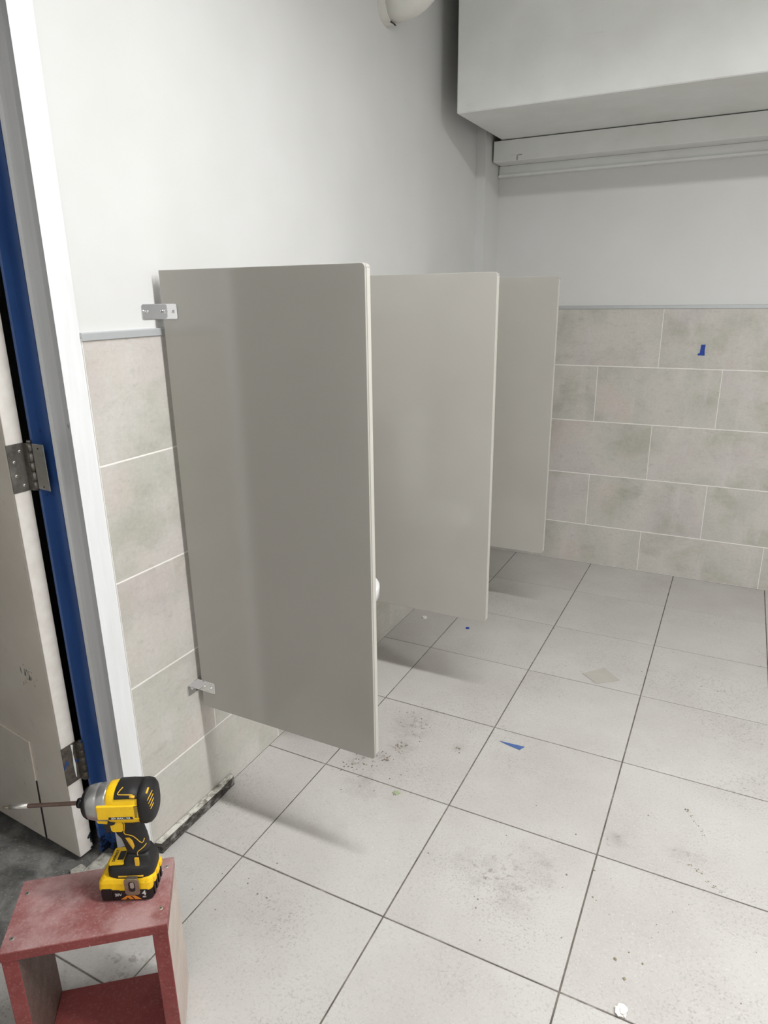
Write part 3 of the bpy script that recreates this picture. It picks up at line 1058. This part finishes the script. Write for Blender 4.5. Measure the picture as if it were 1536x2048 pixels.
# trigger guard area and trigger
gp = bm_prism([(-0.0440, CZ - 0.034), (-0.0420, CZ - 0.0420), (-0.0180, CZ - 0.0450), (-0.0165, 0.1600), (-0.0135, 0.1560), (0.0040, 0.1560), (0.0085, 0.1600), (0.0120, CZ - 0.034)], -0.017, 0.017, 'y', 0.003, 2)
from_bm('trigger_housing', gp, M['yellow'], T)
tp = bm_prism([(-0.0200, 0.1760), (-0.0330, 0.1730), (-0.0352, 0.1640), (-0.0325, 0.1560), (-0.0335, 0.1480), (-0.0150, 0.1480)], -0.0085, 0.0085, 'y', 0.0025, 2)
from_bm('trigger', tp, M['black'], T)
sw = bm_prism([(-0.0215, 0.1790), (-0.0195, 0.1850), (-0.0080, 0.1870), (-0.0045, 0.1840), (-0.0060, 0.1785), (-0.0140, 0.1755)], -0.0205, 0.0205, 'y', 0.0015, 2)
from_bm('direction_switch', sw, M['black'], T)

# grip
gs = [(0.0980, 0.0060, 0.0520, 0.0200), (0.1080, 0.0030, 0.0500, 0.0185), (0.1230, -0.0010, 0.0495, 0.0175), (0.1350, -0.0045, 0.0480, 0.0172), (0.1450, -0.0120, 0.0460, 0.0172),
      (0.1500, -0.0130, 0.0450, 0.0174), (0.1600, -0.0020, 0.0425, 0.0178), (0.1720, 0.0030, 0.0405, 0.0190), (0.1860, 0.0020, 0.0430, 0.0220)]


def grip_ring(z, xa, xb, hy, k=1.0, e=2.6, n=28):
    return [((xa + xb) / 2 + p[0] * k, p[1] * k, z) for p in sup((xb - xa) / 2, hy, e, n)]


grip = from_bm('grip', bm_loft([grip_ring(*g) for g in gs]), M['rubber'], T, True)


def grip_pt(z, fx, s=-1, off=0.0004):
    """point on the grip's side: fx runs 0 (front) to 1 (back)"""
    for a_, b_ in zip(gs, gs[1:]):
        if a_[0] <= z <= b_[0]:
            t = (z - a_[0]) / (b_[0] - a_[0])
            xa, xb, hy = (a_[i] + (b_[i] - a_[i]) * t for i in (1, 2, 3))
            h = (xb - xa) / 2
            x = xa + (xb - xa) * fx
            q = min(1, abs((x - (xa + xb) / 2) / h))
            return (x, s * (hy * (1 - q ** 2.6) ** (1 / 2.6) + off), z)
    return (0, 0, z)


for s in (-1, 1):
    line = [grip_pt(0.1850, 0.27, s), grip_pt(0.176, 0.27, s), grip_pt(0.165, 0.26, s), grip_pt(0.1560, 0.30, s), grip_pt(0.1515, 0.40, s), grip_pt(0.1500, 0.54, s), grip_pt(0.146, 0.66, s), grip_pt(0.139, 0.72, s), grip_pt(0.131, 0.78, s), grip_pt(0.1265, 0.84, s), grip_pt(0.128, 0.90, s), grip_pt(0.134, 0.955, s)]
    from_bm('piping', bm_tube(line, 0.0010, 6), M['yellow_line'], grip, True)
    line = [grip_pt(0.1200, 0.965, s), grip_pt(0.1160, 0.88, s), grip_pt(0.1120, 0.74, s), grip_pt(0.1085, 0.62, s), grip_pt(0.1040, 0.56, s), grip_pt(0.0985, 0.55, s)]
    from_bm('piping', bm_tube(line, 0.0009, 6), M['yellow_line'], grip, True)
    q = [grip_pt(0.1420, 0.34, s, 0.0002), grip_pt(0.1425, 0.50, s, 0.0002), grip_pt(0.1350, 0.54, s, 0.0002), grip_pt(0.1210, 0.54, s, 0.0002), grip_pt(0.1130, 0.44, s, 0.0002), grip_pt(0.1240, 0.36, s, 0.0002)]
    bm = bmesh.new()
    va = [bm.verts.new(p) for p in q]
    vb = [bm.verts.new((p[0], p[1] - s * 0.002, p[2])) for p in q]
    top_c = bm.verts.new(Vector(sum((Vector(p) for p in q), Vector()) / len(q)) + Vector((0, s * 0.0012, 0)))
    for i in range(len(q)):
        bm.faces.new((va[i], va[(i + 1) % len(q)], top_c))
        bm.faces.new((va[i], vb[i], vb[(i + 1) % len(q)], va[(i + 1) % len(q)]))
    bm.faces.new(vb)
    from_bm('grip_inlay', bm, M['yellow_line'], grip)

# battery foot
fs = [(0.0500, -0.0345, 0.0590, 0.0335), (0.0560, -0.0350, 0.0600, 0.0345), (0.0690, -0.0345, 0.0600, 0.0340), (0.0760, -0.0325, 0.0600, 0.0315), (0.0785, -0.0290, 0.0598, 0.0295), (0.0795, -0.0030, 0.0595, 0.0275), (0.0880, 0.0000, 0.0575, 0.0240), (0.0960, 0.0040, 0.0540, 0.0210), (0.1010, 0.0060, 0.0515, 0.0195)]
foot = from_bm('battery_foot', bm_loft([grip_ring(z, xa, xb, hy, e=4.5) for z, xa, xb, hy in fs]), M['rubber'], T, True)
pad_bm = bm_prism(round_rect(-0.0310, -0.0235, 0.0020, 0.0235, 0.005, 4), 0.0, 0.0055, 'z', 0.0015, 2)
pad = from_bm('control_pad', pad_bm, M['yellow'], T)
pad.location = (0.0, 0, 0.0768)
pad.rotation_euler = (0, math.radians(-3), 0)
from_bm('display', bm_box((-0.0160, -0.0120, 0.0053), (-0.0030, 0.0120, 0.0060), 0.0003, 1), M['black'], pad)
for s in (-1, 1):
    from_bm('side_badge', bm_box((0.0255, s * 0.0255 - 0.002, 0.0760), (0.0345, s * 0.0255 + 0.002, 0.0985), 0.0018, 2), M['yellow_line'], foot).rotation_euler = (0, 0, 0)
from_bm('hook_bar', bm_box((-0.0095, -0.0350, 0.0580), (0.0420, -0.0318, 0.0616), 0.0012, 2), M['yellow_line'], foot)

# battery: black lower tray and yellow upper shell
bl = bm_prism(round_rect(-0.0520, -0.0370, 0.0560, 0.0350, 0.010, 5), 0.0, 0.0300, 'z', 0.004, 2)
bat = from_bm('battery', bl, M['black'], T)
yl = bm_loft([[(p[0], p[1], z) for p in round_rect(x0, y0, x1, y1, 0.010, 5)] for z, x0, y0, x1, y1 in
              ((0.0270, -0.0530, -0.0378, 0.0570, 0.0358), (0.0300, -0.0535, -0.0384, 0.0575, 0.0364), (0.0440, -0.0525, -0.0372, 0.0590, 0.0358), (0.0520, -0.0480, -0.0350, 0.0590, 0.0340), (0.0560, -0.0430, -0.0330, 0.0570, 0.0325))])
ys_ = from_bm('battery_shell', yl, M['yellow'], T)
# black front face plate, markings
fp = bm_prism(round_rect(-0.0465, 0.0040, -0.0245, 0.0330, 0.003, 3), -0.0398, -0.0360, 'y', 0.0006, 1)
from_bm('grip_plate', fp, M['black'], bat)
fp = bm_prism([(-0.0240, 0.0045), (0.0470, 0.0045), (0.0480, 0.0300), (0.0330, 0.0300), (0.0300, 0.0255), (-0.0060, 0.0255), (-0.0110, 0.0290), (-0.0240, 0.0300)], -0.0392, -0.0360, 'y', 0.0004, 1)
from_bm('label_plate', fp, M['black'], bat)
tr = bm_prism([(-0.0090, 0.0055), (0.0340, 0.0055), (0.0210, 0.0150), (0.0040, 0.0150)], -0.0396, -0.0385, 'y')
from_bm('emblem', tr, M['orange'], bat)
tr = bm_prism([(0.0020, 0.0062), (0.0100, 0.0062), (0.0060, 0.0110)], -0.0398, -0.0394, 'y')
from_bm('emblem', tr, M['black'], bat)
tr = bm_prism([(0.0120, 0.0140), (0.0150, 0.0140), (0.0210, 0.0066), (0.0180, 0.0066)], -0.0398, -0.0394, 'y')
from_bm('emblem', tr, M['black'], bat)
for k in range(4):
    rb = bm_box((0.0560, -0.026 + 0.015 * k, 0.003), (0.0585, -0.0175 + 0.015 * k, 0.036), 0.001, 1)
    from_bm('rib', rb, M['black'], bat)
# release latch humps on the right end of the shell
for y0 in (-0.026, -0.006, 0.014):
    from_bm('latch_hump', bm_box((0.0520, y0, 0.0350), (0.0620, y0 + 0.014, 0.0500), 0.004, 3), M['yellow'], ys_)

# belt hook
hk = bm_prism(round_rect(0.0045, 0.0215, 0.0350, 0.0625, 0.007, 5), -0.0450, -0.0425, 'y', 0.0006, 1)
hook = from_bm('belt_hook', hk, M['hook'], T)
from_bm('hook_tab', bm_box((0.0085, -0.0440, 0.0585), (0.0310, -0.0310, 0.0612), 0.0008, 1), M['hook'], hook)
from_bm('hook_slot', bm_prism(round_rect(0.0130, 0.0310, 0.0265, 0.0560, 0.0060, 5), -0.0455, -0.0446, 'y'), M['black'], hook)
from_bm('hook_slot_rim', bm_prism(round_rect(0.0170, 0.0400, 0.0250, 0.0550, 0.0035, 4), -0.0460, -0.0453, 'y'), M['screw'], hook)


def text(name, s, size, mat, parent, loc, rot, ext=0.0002, align='CENTER', bold=0.0):
    cu = bpy.data.curves.new(name, 'FONT')
    cu.body = s
    cu.size = size
    cu.extrude = ext
    cu.offset = bold
    cu.align_x = align
    cu.align_y = 'CENTER'
    cu.materials.append(mat)
    src = bpy.data.objects.new(name, cu)
    COL.objects.link(src)
    dg = bpy.context.evaluated_depsgraph_get()
    me = bpy.data.meshes.new_from_object(src.evaluated_get(dg))
    bpy.data.objects.remove(src)
    o = bpy.data.objects.new(name, me)
    COL.objects.link(o)
    o.parent = parent
    o.location = loc
    o.rotation_euler = rot
    return o


FR = (math.pi / 2, 0, 0)
text('lettering', '20V', 0.0090, M['white_print'], bat, (-0.0125, -0.0394, 0.0175), FR, bold=0.0001)
text('lettering', '4', 0.0170, M['white_print'], bat, (0.0405, -0.0394, 0.0205), FR, bold=0.0003)
text('lettering', 'AH', 0.0052, M['white_print'], bat, (0.0400, -0.0394, 0.0110), FR, bold=0.0001)
text('lettering', '20V MAX | XR', 0.0062, M['white_print'], T, (0.0150, -0.0360, CZ - 0.0136), FR, bold=0.0001)
text('lettering', 'DEWALT', 0.0078, M['black'], pad, (-0.0225, 0.0, 0.0057), (0, 0, math.pi / 2), bold=0.0002)

# ------------------------------------------------------------------ small things on walls and floor
def flat_piece(name, pts, z, mat, label, cat, thick=0.0008, curl=0.0):
    bm = bm_prism(pts, 0, thick, 'z')
    o = from_bm(name, bm, mat)
    o.location = (0, 0, z)
    return tag(o, label, cat)


bm = bm_prism([(1.1540, 1.2835), (1.1750, 1.2845), (1.1735, 1.2540), (1.1760, 1.2290), (1.1420, 1.2300), (1.1430, 1.2380), (1.1520, 1.2420)], YB - 0.0012, YB - 0.0001, 'y')
tag(from_bm('masking_tape', bm, M['tape']), 'small torn bit of bright blue tape stuck on the back wall tile', 'tape')
FOFF = 0.2386


tag(from_bm('tape_scrap', bm_prism([(0.7399 , 1.3018), (0.8306, 1.3076), (0.8195, 1.2833), (0.7700, 1.2930)], 0.0002, 0.0016, 'z'), M['tape_dusty']), 'narrow triangle of faded blue tape lying on the floor', 'tape')
bm = bm_prism([(0.9124, 1.9017), (0.9879, 1.9882), (1.0638, 1.9131), (0.9800, 1.8450)], 0.0002, 0.0020, 'z')
tag(from_bm('plastic_film', bm, M['film']), 'square grey scrap of plastic film on the floor tiles', 'scrap')
bm = bm_cyl((0.092, 2.0996, 0.0002), (0.092, 2.0996, 0.006), 0.0125, 18, 0.0115)
tag(from_bm('bottle_cap', bm, M['white_plastic']), 'small round white cap on the floor under the middle screen', 'cap')
bm = bm_cyl((0.326, 2.0852, 0.0002), (0.326, 2.0852, 0.004), 0.010, 12, 0.007)
tag(from_bm('blue_plug', bm, M['tape']), 'tiny dark blue plug on the floor by the middle screen', 'plug')
bm = bmesh.new()
bmesh.ops.create_icosphere(bm, subdivisions=3, radius=0.014)
for v in bm.verts:
    n = noise.noise(v.co * 120.0)
    v.co *= 1 + 0.55 * n
    v.co.z = max(v.co.z * 0.45, -0.004)
    v.co += Vector((1.2927, 0.4743, 0.0042))
tag(from_bm('paper_crumb', bm, M['white_plastic']), 'crumpled bit of white paper on the floor at the bottom edge', 'paper')
bm = bm_prism([(0.510, 0.886), (0.519, 0.887), (0.527, 0.880), (0.531, 0.889), (0.538, 0.897), (0.529, 0.899), (0.524, 0.905), (0.518, 0.898), (0.512, 0.898), (0.515, 0.892)], 0.0002, 0.0025, 'z', 0.0006, 1)
tag(from_bm('green_leaf', bm, M['green']), 'dusty pale green leaf scrap on the floor near the first screen', 'leaf')

# loose dirt crumbs: too small to pick apart singly
def crumbs(name, spots, mat, label, seed):
    rnd = random.Random(seed)
    bm = bmesh.new()
    for (cx, cy, rad, n, smin, smax) in spots:
        for _ in range(n):
            a_ = rnd.uniform(0, 2 * math.pi)
            r = rad * rnd.random() ** 0.7
            s = rnd.uniform(smin, smax)
            p = Vector((cx + r * math.cos(a_), cy + r * math.sin(a_), s * 0.3))
            q = bmesh.ops.create_icosphere(bm, subdivisions=1, radius=s)
            el = rnd.uniform(0.5, 1.0)
            rot = rnd.uniform(0, 3.14)
            for v in q['verts']:
                k = 1 + rnd.uniform(-0.25, 0.25)
                x, y = v.co.x * k, v.co.y * el * k
                v.co = Vector((p.x + x * math.cos(rot) - y * math.sin(rot), p.y + x * math.sin(rot) + y * math.cos(rot), max(0.0001, p.z + v.co.z * 0.45)))
    o = from_bm(name, bm, mat)
    return tag(o, label, 'dirt', kind='stuff')


crumbs('dirt_crumbs', [(0.400, 1.040, 0.030, 14, 0.0015, 0.0042), (0.430, 1.117, 0.030, 14, 0.0015, 0.0042), (0.42, 1.10, 0.11, 30, 0.0008, 0.0022), (0.42, 1.27, 0.13, 46, 0.0008, 0.0028),
                       (0.33, 0.98, 0.06, 24, 0.0012, 0.004), (0.40, 0.92, 0.14, 22, 0.001, 0.003), (0.62, 1.20, 0.03, 5, 0.002, 0.0045), (0.93, 0.75, 0.3, 26, 0.001, 0.003),
                       (0.35, 0.35, 0.2, 16, 0.001, 0.003), (1.2, 2.2, 0.6, 26, 0.0012, 0.0035)],
       M['dirt'], 'brown dirt crumbs scattered over the floor by the nearest screen', 3)
crumbs('grit_crumbs', [(1.259, 0.602, 0.002, 1, 0.004, 0.0045), (1.2857, 0.5567, 0.002, 1, 0.004, 0.0045), (1.3204, 0.6177, 0.002, 1, 0.003, 0.004), (1.372, 1.215, 0.01, 2, 0.003, 0.005),
                       *[(1.378 + 0.010 * t, 1.215 - 0.018 * t + 0.004 * (t % 2), 0.006, 5, 0.0007, 0.0022) for t in range(6)], *[(1.398 + 0.016 * t, 0.992 - 0.014 * t + 0.005 * (t % 3), 0.008, 6, 0.0007, 0.0022) for t in range(6)],
                       (1.5, 0.9, 0.4, 18, 0.0008, 0.0024), (1.36, 0.74, 0.2, 8, 0.0008, 0.0024)],
       M['olive'], 'olive grit crumbs on the floor at the near right', 5)
